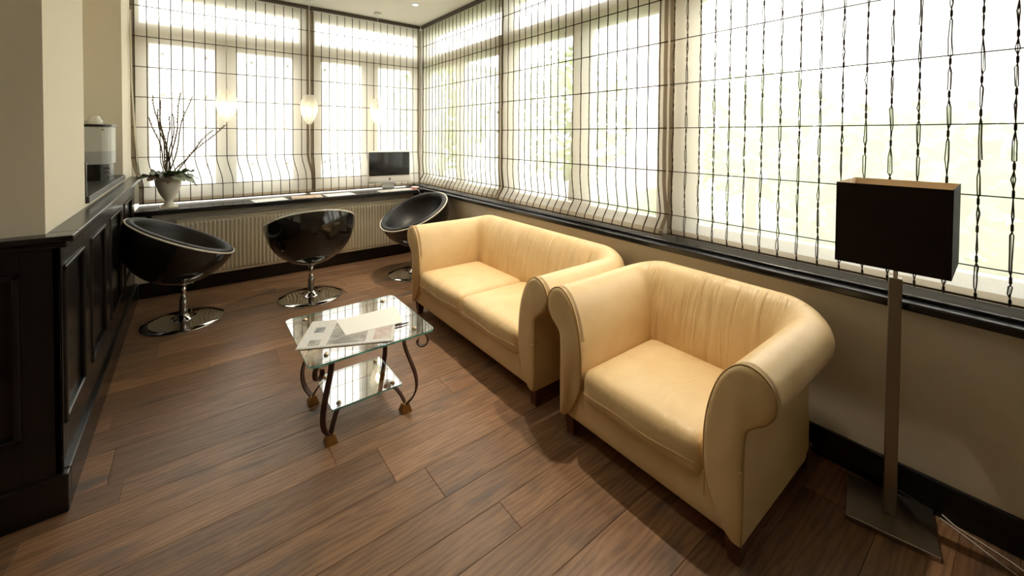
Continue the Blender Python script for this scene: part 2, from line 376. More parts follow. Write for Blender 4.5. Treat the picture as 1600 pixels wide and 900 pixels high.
window(4, 'y', 1.475, 3.26, 2.29, .07, PR, 'white framed right window behind the sofa')
window(5, 'y', -.60, 1.43, None, .05, PR, 'white framed right window behind the lamp')
g = G().box((2.42, 5.08, .74), (2.62, 5.32, ZC)).box((1.015, 5.10, .74), (1.06, 5.26, ZC)).box((2.46, 3.26, .77), (2.60, 3.31, ZC)).box((2.46, 1.43, .77), (2.60, 1.475, ZC)).box((2.45, -.64, .77), (2.6, -.60, ZC))
struct('trim_3', g, 'frame', 'white window posts between the windows')

# ------------------------------------------------------------------ sheer roman blinds
ZR = [.962, 1.2365, 1.511, 1.7855, 2.06, 2.3345, 2.609]
def blind(label, axis, a0, a1, strands, bottom, kick, drift, sp=.085):
    b = thing('roman_blind', label, 'blind', group=None)
    sg = 1 if a1 > a0 else -1
    def P(u, z, off=0):
        """u along the blind; returns world point. off is towards the room"""
        d = 0; lat = 0
        zz = [bottom]+ZR+[ZC-.035]
        for i in range(len(zz)-1):
            if zz[i] <= z <= zz[i+1]:
                t = (z-zz[i])/(zz[i+1]-zz[i]); d += .007*math.sin(PI*t)*(1.2 if i < 2 else .5)
        if z < ZR[0]: t = (ZR[0]-z)/(ZR[0]-bottom); d += kick*(t*t*(3-2*t))
        if z < ZR[1]:
            t = min(1, (ZR[1]-z)/(ZR[1]-ZR[0])); lat = drift*(t*t*(3-2*t))
        d += off+.004*math.sin(u*9.0)*max(0, (1.6-z))
        return (u+lat, YB-d, z) if axis == 'x' else (XB-d, u+lat, z)
    zs = sorted(set([bottom+.004]+[bottom+(ZR[0]-bottom)*k/5 for k in range(1, 5)]+ZR+[ZR[i]+(ZR[i+1]-ZR[i])*k/4 for i in range(6) for k in (1, 2, 3)]+[2.73, ZC-.036]))
    hw = .045
    def sheet(name, u0, u1, nu, m, off=0):
        us = [u0+(u1-u0)*i/nu for i in range(nu+1)]; v = [P(u, z, off) for z in zs for u in us]
        f = [(j*(nu+1)+i, j*(nu+1)+i+1, (j+1)*(nu+1)+i+1, (j+1)*(nu+1)+i) for j in range(len(zs)-1) for i in range(nu)]
        return mesh(name, v, f, m, b, True)
    sheet('fabric', a0+sg*hw*.4, a1-sg*hw*.4, 24, 'sheer')
    sheet('side_hem', a0, a0+sg*hw*.6, 2, 'side', .002); sheet('side_hem', a1-sg*hw*.6, a1, 2, 'side', .002)
    # bottom bar and hem
    v = []; us = [a0+(a1-a0)*i/24 for i in range(25)]
    for z in (bottom+.004, bottom+.045):
        v += [P(u, z, .004) for u in us]
    mesh('bottom_hem', v, [(i, i+1, 26+i, 25+i) for i in range(24)], 'hem', b, True)
    G().tube([P(u, bottom+.012, .006) for u in us], .005, 6).ob('bottom_bar', 'cord', b, True)
    p0, p1 = P(a0, ZC-.02), P(a1, ZC-.02)
    if axis == 'x': hr = G().box((a0, YB-.03, ZC-.036), (a1, YB+.02, ZC-.001))
    else: hr = G().box((XB-.03, a0, ZC-.036), (XB+.02, a1, ZC-.001))
    hr.ob('headrail', 'rail', b)
    for z in ZR: G().tube([P(u, z, .003) for u in us], (.0036 if strands < 3 else .0026), 6).ob('horizontal_rod', 'cord', b, True)
    n = int(abs(a1-a0-0)/sp); rnd = random.Random(int(abs(a0)*100))
    for i in range(n+1):
        u = a0+sg*(.03+i*sp)
        if (u-a1)*sg > -.012: break
        g = G()
        kn = [bottom+.02]
        while kn[-1] < ZC-.15: kn.append(kn[-1]+(rnd.uniform(.08, .2) if strands > 2 else rnd.uniform(.05, .13)))
        kn.append(ZC-.04)
        pz = sorted(set([round(z, 4) for z in kn+[zz for zz in zs if zz > bottom+.03]]))
        ks = set(round(z, 4) for z in kn)
        for s in range(strands):
            ph = 2*PI*s/strands+rnd.random(); pts = []; rad = []
            for z in pz:
                if round(z, 4) in ks:
                    for dz, r in ((-.016, .0018), (-.010, .0044), (.010, .0044), (.016, .0018)):
                        if bottom+.003 < z+dz < ZC-.036: pts.append(P(u, z+dz, .004)); rad.append(r if strands > 2 else max(r*.9, .0036))
                else:
                    if any(abs(z-k) < .016 for k in ks): continue
                    sp_ = .0065 if strands > 2 else (.002 if strands > 1 else 0)
                    q = P(u+math.cos(ph)*sp_*rnd.uniform(.3, 1.2), z, .004+math.sin(ph)*sp_); pts.append(q); rad.append(.0019 if strands > 2 else (.0026 if strands > 1 else .0038))
            g.tube(pts, rad, 5, False)
        g.ob('vertical_cord', 'cord', b, True)
    return b
blind('sheer blind with brown cord grid on the back window nearest the left wall', 'x', -.435, 1.032, 1, .800, .0, .05)
blind('sheer blind with brown cord grid on the back window behind the computer', 'x', 1.046, 2.355, 1, .800, .0, .015)
blind('sheer blind with brown cord grid on the right window in the corner', 'y', 4.985, 3.262, 1, .828, .055, -.02)
blind('sheer blind with brown cord grid on the right window behind the sofa', 'y', 3.246, 1.462, 2, .828, .065, -.02)
blind('sheer blind with knotted cords on the right window behind the floor lamp', 'y', 1.446, -.55, 3, .828, .0, .0)
wd = thing('blind_edging', 'slim pale wand hanging beside the leftmost back blind', 'edging')  # thin pale rod standing in for the curved side hem of the blind
G().tube([(-.425, 4.965, 2.55), (-.42, 4.955, 1.9), (-.40, 4.94, 1.45), (-.375, 4.92, 1.07)], .006, 8).ob('rod', 'wpipe', wd, True)
G().lathe([(.0, 0), (.008, .004), (.008, .03), (.004, .035), (0, .036)], (-.375, 4.92, 1.045), 12).ob('tip', 'wpipe', wd, True)

# ------------------------------------------------------------------ desk and radiator
dk = thing('window_desk', 'long black desk top under the back windows', 'desk')
bev(G().box((-.392, 4.685, .745), (2.262, 5.10, DESK)).ob('top', 'deskm', dk), .004, 2)
for x in (-.30, 2.2): bev(G().box((x-.015, 4.71, .60), (x+.015, 4.815, .745)).ob('bracket', 'deskm', dk), .003)
rd = thing('radiator', 'cream ribbed panel radiator under the desk', 'radiator', (-.11, 4.735, .14))
nr = 66; Lr = 2.19; prof = []
for i in range(nr):
    x = Lr*i/nr; p = Lr/nr
    prof += [(x, .0), (x+p*.30, .0), (x+p*.45, .012), (x+p*.80, .012), (x+p*.95, .0)]
prof.append((Lr, 0)); v = []
for z, k in ((.0, .012), (.02, .012), (.035, 0), (.49, 0), (.505, .012), (.53, .012)):
    v += [(x, max(y, k) if k else y, z) for x, y in prof]
n = len(prof); mesh('ribbed_panel', v, [(j*n+i, j*n+i+1, (j+1)*n+i+1, (j+1)*n+i) for j in range(5) for i in range(n-1)], 'rad', rd)
bev(G().box((-.004, .014, .0), (Lr+.004, .06, .53)).ob('body', 'rad', rd), .004)
bev(G().box((-.006, -.002, .53), (Lr+.006, .062, .542)).ob('top_grille', 'rad', rd), .003)
for x in (-.006, Lr): bev(G().box((x, -.002, 0), (x+.006, .062, .53)).ob('side_cover', 'rad', rd), .002)
G().tube([(.10, .04, -.002), (.10, .04, -.06), (.10, .07, -.06)], .008, 8).ob('pipe', 'rad', rd, True)

# ------------------------------------------------------------------ sofa and armchair
def scroll_seat(name, label, cat, y0, y1, ncush):
    XFR, XBK = 1.425, 1.965
    root = thing(name, label, cat, ((XFR+XBK)/2, (y0+y1)/2, 0))
    ox, oy = (XFR+XBK)/2, (y0+y1)/2
    def dense(ps, n=4):
        out = []
        for i in range(len(ps)-1):
            p0, p1, p2, p3 = (Vector(ps[max(i-1, 0)]), Vector(ps[i]), Vector(ps[i+1]), Vector(ps[min(i+2, len(ps)-1)]))
            for k_ in range(n):
                t = k_/n; q = .5*((2*p1)+(p2-p0)*t+(2*p0-5*p1+4*p2-p3)*t*t+(3*p1-p0-3*p2+p3)*t**3); out.append((q.x, q.y))
        return out+[tuple(ps[-1])]
    A = [(0, .18), (0, .30), (.002, .40), (.010, .49), (.028, .57), (.056, .640), (.092, .688), (.135, .712), (.178, .704), (.212, .674), (.228, .63), (.222, .585), (.198, .548), (.166, .522), (.143, .496), (.135, .45), (.133, .35), (.133, .22), (.130, .10)]
    B = [(0, .18), (0, .30), (.004, .40), (.014, .49), (.034, .58), (.062, .662), (.098, .716), (.140, .742), (.184, .736), (.220, .706), (.242, .66), (.240, .612), (.226, .570), (.212, .540), (.205, .50), (.203, .45), (.203, .35), (.203, .22), (.200, .10)]
    A0 = A; A, B = dense(A), dense(B)
    st = []
    for i in range(9): st.append((XFR+(XBK-XFR)*i/8, y0, -PI/2, 0))
    na = 12
    for i in range(1, na): st.append((XBK, y0, -PI/2+PI/2*i/na, i/na))
    nb = max(8, int((y1-y0)/.05))
    for i in range(nb+1): st.append((XBK, y0+(y1-y0)*i/nb, 0, 1))
    for i in range(1, na): st.append((XBK, y1, PI/2*i/na, 1-i/na))
    for i in range(9): st.append((XBK-(XBK-XFR)*i/8, y1, PI/2, 0))
    def ring(s):
        x, y, a, t = s; t = t*t*(3-2*t); dx, dy = math.cos(a), math.sin(a); out = []
        for (oa, za), (ob_, zb) in zip(A, B):
            o = oa+(ob_-oa)*t; z = za+(zb-za)*t; out.append((x+dx*o-ox, y+dy*o-oy, z))
        return out
    rings = [ring(s) for s in st]; k = len(A)
    cuts = [(0, 8+na//2, 'arm', 'lea'), (8+na//2, 8+na-1+nb+1+na//2, 'backrest', 'leap'), (8+na-1+nb+1+na//2, len(rings)-1, 'arm', 'lea')]
    for i0, i1, nm, m in cuts:
        v = [p for r in rings[i0:i1+1] for p in r]; nn = i1-i0
        f = [(i*k+j, i*k+j+1, (i+1)*k+j+1, (i+1)*k+j) for i in range(nn) for j in range(k-1)]
        o = mesh(nm, v, f, m, root, True)
    # arm front panels with piping
    for y, sgn in ((y0, -1), (y1, 1)):
        pr = dense([(.108, .102), (.062, .15), (.026, .22), (.006, .29)]+[q for q in A0 if q[1] > .31 and q[0] < .134 or q[1] > .44]+[(.134, .35), (.133, .22), (.130, .102)], 4)
        # resample smooth closed outline
        cxo = sum(p[0] for p in pr)/len(pr); v = []; kk = len(pr)
        def inner(o, z, s):
            c0 = .075 if z < .5 else .11; c1 = max(.14, min(.61, z)); return (c0+(o-c0)*s, c1+(z-c1)*s)
        for xo, s in ((0.02, 1.0), (-.008, 1.0), (-.016, .93), (-.020, .75)):
            for o, z in pr:
                a, b_ = inner(o, z, s); v.append((XFR+xo-ox, y+sgn*a-oy, b_))
        f = [(j*kk+i, j*kk+(i+1) % kk, (j+1)*kk+(i+1) % kk, (j+1)*kk+i) for j in range(3) for i in range(kk)]+[tuple(3*kk+i for i in range(kk))]
        if sgn > 0: f = [q[::-1] for q in f]
        pn = mesh('arm_front', v, f, 'lea', root, True)
        G().tube([(XFR-.009-ox, y+sgn*o-oy, z) for o, z in pr], .0035, 6).ob('piping', 'pipe', pn, True)
    # rail and underside
    G().rbox(((XFR+2.1)/2-ox, 0, .183), (2.1-XFR-.008, (y1-y0)+.25, .170), .012, 6).ob('front_rail', 'lea', root, True)
    # cushions
    w = (y1-y0)/ncush
    for i in range(ncush):
        yc = y0+w*(i+.5)
        def fn(q, w=w):
            tx = q.x/.275; ty = q.y/(w/2)
            if q.z > 0: q.z += .016*(1-min(1, tx*tx))*(1-min(1, ty**4)) + .006*max(0, -tx)
            if q.x < -.15: q.x -= .014*(1-min(1, ty*ty))*(1-abs(q.z)/.09)
            return q
        cu = G().rbox((1.69-ox, yc-oy, .295), (.57, w-.004, .158), .05, 16, fn).ob('seat_cushion', 'leas', root, True)
        pts = []
        for j in range(21):
            t = -1+2*j/20; e_ = max(0, abs(t)-.88)/.12
            pts.append((1.69-.2855-.0135*(1-t*t)-ox+.05*e_**2.2, yc-oy+t*(w/2-.003), .285+.004*math.sin(t*6)))
        G().tube(pts, .0034, 6).ob('piping', 'leas', cu, True)
    for x, y in ((XFR+.04, y0-.095), (XFR+.04, y1+.095), (2.125, y0-.09), (2.125, y1+.09)):
        v = [(x+sx*.030-ox, y+sy*.030-oy, .105) for sx, sy in ((-1, -1), (1, -1), (1, 1), (-1, 1))]+[(x+sx*.019-ox, y+sy*.019-oy, 0) for sx, sy in ((-1, -1), (1, -1), (1, 1), (-1, 1))]
        bev(mesh('leg', v, [(0, 1, 2, 3), (7, 6, 5, 4), (0, 4, 5, 1), (1, 5, 6, 2), (2, 6, 7, 3), (3, 7, 4, 0)], 'leg', root), .002)
    return root
scroll_seat('sofa', 'cream leather two-seat sofa with scroll arms under the window', 'sofa', 1.747, 3.00, 2)
scroll_seat('armchair', 'cream leather armchair with scroll arms in the foreground beside the floor lamp', 'armchair', .708, 1.284, 1)

# ------------------------------------------------------------------ ball chairs
def ball_chair():
    r = thing('swivel_chair', 'x', 'chair'); R = .365; zc = .665; tilt = math.radians(26)
    rot = Matrix.Rotation(tilt, 4, 'Y')       # front (+x) goes down
    def place(o):
        for vv in o.data.vertices: vv.co = rot @ vv.co + Vector((0, 0, zc))
        return o
    prof = [(R*math.cos(a), R*math.sin(a)) for a in [math.radians(-90+90*i/16) for i in range(17)]]
    prof[0] = (0.001, -R)
    place(G().lathe(prof, n=48, cap=False).ob('shell', 'shell', r, True))
    inn = [(R-.004, .0), (R-.016, .014), (R-.035, .016), (R-.05, .006), (R-.062, -.03), (R-.09, -.10), (R-.15, -.165), (.12, -.195), (.001, -.20)]
    place(G().lathe(inn, n=48, cap=False).ob('seat_pad', 'bleather', r, True))
    place(G().tube([((R+.001)*math.cos(2*PI*i/64), (R+.001)*math.sin(2*PI*i/64), -.004) for i in range(65)], .0065, 8, False).ob('piping', 'wpipe', r, True))
    sm = []
    for i in range(13):
        t = -1+2*i/12; x = t*(R-.07); zz = -.198+.12*abs(t)**3; sm.append((x, .0, zz+.004))
    place(G().tube(sm, .003, 6).ob('seam', 'bleather', r, True))
    G().lathe([(.09, .318), (.10, .312), (.06, .298), (.035, .292)], n=28).ob('swivel_plate', 'chrome', r, True)
    G().lathe([(.019, .16), (.019, .30)], n=20).ob('column', 'chrome', r, True)
    G().lathe([(.026, .02), (.026, .165), (.019, .172)], n=20).ob('sleeve', 'steel', r, True)
    G().lathe([(.26, 0), (.262, .004), (.258, .009), (.20, .014), (.10, .020), (.045, .026), (.032, .05), (.027, .055)], n=56).ob('base', 'chrome', r, True)
    return r
ch = ball_chair(); ch.location = (-.062, 4.06, 0); tag(ch, 'black ball swivel chair beside the wainscot, below the urn', 'chair', 'black swivel chairs at the desk')
c2 = copy_tree(ch); c2.location = (.835, 4.0, 0); c2.rotation_euler.z = math.radians(88); tag(c2, 'black ball swivel chair with its back turned, middle of the three', 'chair')
c3 = copy_tree(ch); c3.location = (1.835, 4.03, 0); c3.rotation_euler.z = math.radians(188); tag(c3, 'black ball swivel chair half hidden behind the sofa arm', 'chair')

# ------------------------------------------------------------------ glass coffee table
TX, TY = .692, 2.208
tb = thing('coffee_table', 'small two-tier glass coffee table on curled brown iron legs', 'coffee table', (TX, TY, 0))
def plate(name, hx, hy, z0, z1, rad):
    out = []
    for cx, cy, a0 in ((hx-rad, hy-rad, 0), (-hx+rad, hy-rad, 90), (-hx+rad, -hy+rad, 180), (hx-rad, -hy+rad, 270)):
        for i in range(7): a = math.radians(a0+15*i); out.append((cx+rad*math.cos(a), cy+rad*math.sin(a)))
    n = len(out); v = [(x, y, z0) for x, y in out]+[(x, y, z1) for x, y in out]
    f = [tuple(range(n))[::-1], tuple(range(n, 2*n))]+[(i, (i+1) % n, n+(i+1) % n, n+i) for i in range(n)]
    o = mesh(name, v, f, parent=tb, mats=['tglass', 'tedge'], fm=[0, 0]+[1]*n)
    return o
plate('glass_top', .303, .292, .434, .444, .035)
plate('glass_shelf', .176, .168, .134, .142, .012)
for sx in (-1, 1):
    for sy in (-1, 1):
        y = sy*.180
        def bez(ps, n=18):
            out = []
            for i in range(n+1):
                t = i/n; q = [Vector(p) for p in ps]
                while len(q) > 1: q = [a.lerp(b, t) for a, b in zip(q[:-1], q[1:])]
                out.append(q[0])
            return out
        fx, fy = sx*.186, y; dg = Vector((sx, sy, 0)).normalized(); nrm = (-sy*.7071, sx*.7071, 0)
        def rad_(ps): return [Vector((fx, fy, 0))+dg*p[0]+Vector((0, 0, p[1])) for p in ps]
        body = bez(rad_([(.046, .431), (-.055, .415), (-.03, .30), (.105, .225), (.095, .10), (.0, .035)]), 24)
        curl = rad_([(.02, .430), (.05, .4315)])
        for i in range(28):
            t = i/27; a = PI/2-t*1.72*PI; rr = .047*(1-t)+.015*t
            curl.append(Vector((fx, fy, 0))+dg*(.085+rr*math.cos(a))+Vector((0, 0, .3845-.006*t+rr*math.sin(a))))
        lgp = G().strap(body, nrm, .026, .008).ob('leg', 'iron', tb, False)
        G().strap(curl, nrm, .022, .006).ob('scroll', 'iron', lgp, False)
        G().strap(bez(rad_([(0, .035), (-.02, .085), (-.05, .118), (-.075, .131)]), 8), nrm, .022, .006).ob('brace', 'iron', tb)
        ft = mesh('foot', [(sx*.186+a*.026, y+b*.026, 0) for a, b in ((-1, -1), (1, -1), (1, 1), (-1, 1))]+[(sx*.186+a*.026, y+b*.026, .007) for a, b in ((-1, -1), (1, -1), (1, 1), (-1, 1))]+[(sx*.186+a*.015, y+b*.015, .042) for a, b in ((-1, -1), (1, -1), (1, 1), (-1, 1))], [(3, 2, 1, 0)]+[(i+4*j, (i+1) % 4+4*j, (i+1) % 4+4*j+4, i+4*j+4) for j in range(2) for i in range(4)]+[(8, 9, 10, 11)], 'brass', tb)
        bp = [(.012, 0), (.012, .004), (.009, .009), (.001, .011)]
        G().lathe(bp, (sx*.214, sy*.222, .444), 14).ob('bolt', 'bolt', tb, True)
        G().lathe(bp, (sx*.136, sy*.132, .142), 14).ob('bolt', 'bolt', tb, True)
# newspaper, white sheet, pen
npz = .4455
nw = thing('newspaper', 'folded newspaper lying on the glass coffee table', 'newspaper', (0, 0, 0))
def quad(name, pts, z, th, m, parent):
    v = [(x, y, z) for x, y in pts]+[(x, y, z+th) for x, y in pts]; n = len(pts)
    return mesh(name, v, [tuple(range(n))[::-1], tuple(range(n, 2*n))]+[(i, (i+1) % n, n+(i+1) % n, n+i) for i in range(n)], m, parent)
n0, nu, nv = Vector((.372, 2.113)), Vector((.395, -.190)), Vector((.132, .268))
def np_(a, b): p = n0+nu*a+nv*b; return (p.x, p.y)
quad('pages', [np_(0, 0), np_(1, 0), np_(1, 1), np_(0, 1)], npz, .0025, 'news', nw)
quad('folded_half', [np_(.003, .02), np_(.985, .01), np_(.985, .99), np_(.003, .985)], npz+.0025, .0015, 'news', nw)
def pic(a0, a1, b0, b1, m): quad('printed_picture', [np_(a0, b0), np_(a1, b0), np_(a1, b1), np_(a0, b1)], npz+.004, .0003, m, nw)
pic(.30, .70, .06, .96, 'ph1'); pic(.78, .97, .10, .62, 'ph2'); pic(.09, .20, .52, .72, 'ph3'); pic(.10, .22, .06, .26, 'ph1')
quad('masthead', [np_(.04, .80), np_(.27, .80), np_(.27, .92), np_(.04, .92)], npz+.004, .0003, 'ph3' if False else 'news', nw)
ws = tag(quad('paper_sheet', [(.598, 2.110), (.885, 2.078), (.935, 2.300), (.606, 2.312)], npz+.0046, .001, 'paper', None), 'blank white sheet of paper lying on top of the newspaper', 'paper')
pe = thing('pen', 'slim dark pen beside the white sheet on the glass table', 'pen')
G().tube([(.835, 2.062, npz+.005), (.900, 2.058, npz+.005)], .0042, 8).ob('barrel', 'pen', pe, True)
G().tube([(.900, 2.058, npz+.005), (.912, 2.057, npz+.005)], [.004, .001], 8).ob('tip', 'bolt', pe, True)

# ------------------------------------------------------------------ floor lamp
lp = thing('floor_lamp', 'steel floor lamp with square dark brown shade beside the armchair', 'floor lamp', (2.11, .327, 0), .20)
bev(G().box((-.128, -.128, 0), (.128, .128, .018)).ob('base', 'steel', lp), .002)
bev(G().box((-.019, -.019, .018), (.019, .019, .925)).ob('post', 'steel', lp), .002)
G().lathe([(.007, .92), (.007, 1.09)], n=14).ob('neck', 'chrome', lp, True)
sh = thing('tmp', 'x', 'x'); bpy.data.objects.remove(sh)
g = G(); h, t = .154, .003
rz = Matrix.Rotation(-.17, 3, 'Z')
def ringv(hh, z): return [tuple(rz @ Vector((a*hh, b*hh, z))) for a, b in ((-1, -1), (1, -1), (1, 1), (-1, 1))]
v = ringv(h, .985)+ringv(h, 1.285)+ringv(h-t, 1.285)+ringv(h-t, .985)
f = []; fm = []
for L, mi in ((0, 0), (1, 0), (2, 1), (3, 0)):
    for i in range(4):
        a, b = L*4+i, L*4+(i+1) % 4; c, d = ((L+1) % 4)*4+(i+1) % 4, ((L+1) % 4)*4+i
        f.append((a, b, c, d)); fm.append(mi)
mesh('lamp_shade', v, f, parent=lp, mats=['shade', 'shin'], fm=fm)
spg = G()
for a in (0, PI/2): 
    d = Vector((math.cos(a-.17), math.sin(a-.17), 0))*(h-t); spg.tube([tuple(-d+Vector((0, 0, 1.08))), tuple(d+Vector((0, 0, 1.08)))], .002, 6)
spg.ob('shade_carrier', 'chrome', lp, True)
G().lathe([(.012, 1.09), (.012, 1.12), (.026, 1.15), (.030, 1.175), (.022, 1.20), (.001, 1.208)], n=18).ob('bulb', 'cup', lp, True)
cd = [(2.245, .205, .004), (2.215, .14, .004), (2.175, .065, .004), (2.145, .0, .004), (2.15, -.03, .004), (2.18, -.02, .004), (2.205, .03, .004), (2.225, .10, .004), (2.24, .16, .004), (2.247, .20, .02)]
G().tube(cd, .0022, 6).ob('power_cord', 'cable', lp, True).matrix_parent_inverse = (Matrix.Translation((2.11, .327, 0)) @ Matrix.Rotation(.20, 4, 'Z')).inverted()

# ------------------------------------------------------------------ pendant lamps, downlight
def pendant(label, x, y, zb):
    p = thing('pendant_lamp', label, 'pendant lamp', (x, y, zb), 0, 'glass pendants over the desk')
    pr = [(.001, 0), (.020, .006), (.036, .022), (.050, .046), (.072, .095), (.086, .15), (.089, .195), (.080, .245), (.062, .290), (.048, .315)]
    G().lathe(pr, n=32, cap=False).ob('glass_shade', 'pglass', p, True)
    G().lathe([(r-.004 if r > .01 else r, z+.004) for r, z in pr], n=32, cap=False).ob('inner_glass', 'milk', p, True)
    G().lathe([(.001, .10), (.014, .108), (.020, .135), (.018, .165), (.011, .19)], n=18).ob('bulb', 'bulb', p, True)
    G().lathe([(.013, .19), (.013, .25), (.006, .262)], n=16).ob('socket', 'chrome', p, True)
    G().tube([(0, 0, .26), (0, 0, ZC-zb-.02)], .0022, 6).ob('cord', 'cable', p, True)
    G().lathe([(.045, ZC-zb-.001), (.045, ZC-zb-.015), (.01, ZC-zb-.03)], n=20).ob('ceiling_rose', 'ring', p, True)
    l = bpy.data.lights.new('pendant_glow', 'POINT'); l.energy = 6; l.color = (1, .84, .62); l.shadow_soft_size = .02
    lo = bpy.data.objects.new('pendant_glow', l); C.objects.link(lo); lo.parent = p; lo.location = (0, 0, .15)
pendant('clear glass pendant lamp nearest the willow branches', .262, 4.785, 1.565)
pendant('clear glass pendant lamp in front of the post between the back blinds', .985, 4.785, 1.558)
pendant('clear glass pendant lamp above the computer', 1.722, 4.785, 1.56)
for lab, x, y in (('recessed ceiling downlight near the window corner', 1.928, 4.207), ('recessed ceiling downlight above the sofa', 1.928, 2.83), ('recessed ceiling downlight between sofa and armchair', 1.928, 1.45), ('unseen downlight added as fill above the middle of the floor', .35, 1.45)):  # last entry is unseen fill, added to brighten the room
    d = thing('downlight', lab, 'ceiling light', (x, y, ZC))
    G().lathe([(.030, -.001), (.045, -.001), (.045, -.005), (.034, -.006), (.030, -.001)], n=28, cap=False).ob('trim_ring', 'ring', d, True)
    G().lathe([(.001, -.002), (.030, -.002)], n=24, cap=False).ob('lamp', 'spot', d, True)
    l = bpy.data.lights.new('downlight_beam', 'SPOT'); l.energy = 150 if x > 1 else 35; l.spot_size = math.radians(92); l.spot_blend = 1; l.color = (1, .86, .66); l.shadow_soft_size = .04
    lo = bpy.data.objects.new('downlight_beam', l); C.objects.link(lo); lo.parent = d; lo.location = (0, 0, -.012)

# ------------------------------------------------------------------ urn with arrangement
UX, UY = -.169, 4.80
ur = thing('urn_vase', 'cream footed urn on the left end of the desk', 'vase', (UX, UY, DESK))
bev(G().box((-.066, -.066, 0), (.066, .066, .018)).ob('foot_plate', 'urn', ur), .004)
G().lathe([(.058, .018), (.050, .030), (.034, .045), (.028, .062), (.033, .078), (.036, .084), (.050, .105), (.072, .15), (.086, .20), (.092, .25), (.094, .285), (.090, .288), (.085, .285), (.082, .25)], n=36, cap=False).ob('bowl', 'urn', ur, True)
ar = thing('branch_arrangement', 'willow branches over broad green leaves in the cream urn', 'plant', (UX, UY, DESK+.27))
def leaf(L, Wd, droop, wave, n=8, k=6):
    v = []; f = []
    for i in range(n+1):
        t = i/n; w = Wd*math.sin(PI*min(1, t*.93+.06))**.7
        for j in range(k+1):
            s = -1+2*j/k
            v.append((L*t, w*s, .10*L*math.sin(t*PI*.6)-droop*t*t+.18*w*abs(s)+wave*math.sin(t*17+s*2)*abs(s)))
    for i in range(n):
        for j in range(k): f.append((i*(k+1)+j, (i+1)*(k+1)+j, (i+1)*(k+1)+j+1, i*(k+1)+j+1))
    return v, f
rl = random.Random(5)
LV = [(188, .23, .055, .08, 'leafs'), (200, .22, .06, .05, 'leafg'), (160, .19, .055, .02, 'leafg'), (230, .17, .05, .05, 'leafp'), (265, .15, .05, .07, 'leafp'), (300, .16, .06, .08, 'leafs'), (330, .19, .06, .13, 'leafs'), (355, .18, .06, .06, 'leafs'), (20, .17, .05, .0, 'leafg'), (60, .16, .05, .0, 'leafg'), (95, .15, .05, .02, 'leafg'), (130, .17, .05, .03, 'leafg'), (280, .12, .045, -.03, 'leafg'), (215, .13, .045, -.03, 'leafg'), (330, .12, .045, -.04, 'leafg'), (10, .11, .04, -.05, 'leafg'), (150, .11, .04, -.05, 'leafp')]
for a, L, Wd, dr, m in LV:
    v, f = leaf(L, Wd, dr, .012); o = mesh('leaf', v, f, m, ar, True); o.rotation_euler = (rl.uniform(-.3, .3), rl.uniform(-.15, .05), math.radians(a)); o.location = (.03*math.cos(math.radians(a)), .03*math.sin(math.radians(a)), .02)
BR = [(-.10, .0, .76), (-.075, .02, .64), (-.06, .03, .72), (.04, .02, .60), (.10, -.01, .80), (.165, .0, .77), (.33, -.05, .46), (.42, -.02, .51), (-.12, -.02, .56), (.0, .03, .58)]
for bx_, by_, bz_ in BR:
    pts = []; nseg = 9
    for i in range(nseg+1):
        t = i/nseg; pts.append(Vector((bx_*(t**1.15)+.012*math.sin(t*9+bx_*30), by_*t+.01*math.sin(t*7), bz_*t-.02)))
    st = G().tube(pts, [.0058*(1-.45*i/nseg) for i in range(nseg+1)], 6).ob('branch', 'twig', ar, True)
    bg = G()
    for i in range(22):
        t = .22+.78*i/22; q = t*nseg; a = pts[int(q)] if int(q) < nseg else pts[-1]; b = pts[min(int(q)+1, nseg)]; p = a.lerp(b, q-int(q))
        d = Vector((rl.uniform(-1, 1), rl.uniform(-1, 1), 1.2)).normalized(); L = rl.uniform(.014, .022)
        bg.tube([p, p+d*L*.5, p+d*L], [.0025, .0060, .0012], 5)
    bg.ob('buds', 'bud', st, True)['kind'] = 'stuff'

# ------------------------------------------------------------------ computer and desk items
im = thing('desktop_computer', 'white all-in-one computer with dark screen in the desk corner', 'computer', (1.895, 4.865, DESK), math.radians(-4))
bw, z0, z1 = .522, .094, .480
G().rbox((0, 0, (z0+z1)/2), (bw, .034, z1-z0), .012, 6).ob('housing', 'mac', im, True)
G().rbox((0, .022, (z0+z1)/2+.02), (bw*.8, .04, (z1-z0)*.75), .018, 6).ob('rear_bulge', 'mac', im, True)
bev(G().box((-.246, -.0205, z0+.088), (.246, -.016, z1-.014)).ob('screen', 'screen', im), .001)
# emblem: a bitten fruit with a leaf
pts = []
for i in range(40):
    a = 2*PI*i/40; r = .0125*(1+.10*math.cos(2*a))*(1-.10*math.exp(-((a-PI/2)/.3)**2)-.06*math.exp(-((a-1.5*PI)/.3)**2))
    p = Vector((r*math.cos(a), r*math.sin(a)*1.05)); bc = Vector((.0145, .001))
    if (p-bc).length < .006: p = bc+(p-bc).normalized()*.006 if (p-bc).length > 1e-5 else p
    pts.append((p.x, p.y))
n = len(pts); v = [(x, -.0182, z0+.044+y) for x, y in pts]+[(x, -.0172, z0+.044+y) for x, y in pts]
em = mesh('emblem', v, [tuple(range(n)), tuple(range(n, 2*n))[::-1]]+[(i, n+i, n+(i+1) % n, (i+1) % n) for i in range(n)], 'logo', im)
lf = [(.0, .0145), (.001, .018), (.005, .0215), (.006, .0175), (.003, .0145)]
mesh('emblem_leaf', [(x, -.0182, z0+.044+y) for x, y in lf], [tuple(range(len(lf)))], 'logo', em)
v = []; prof = [(-.085, .0), (-.085, .005), (.045, .006), (.06, .02), (.055, .14), (.045, .22), (.035, .22), (.045, .13), (.045, .03), (.03, .012), (-.02, .0)]
for x in (-.075, .075): v += [(x, y, z) for y, z in prof]
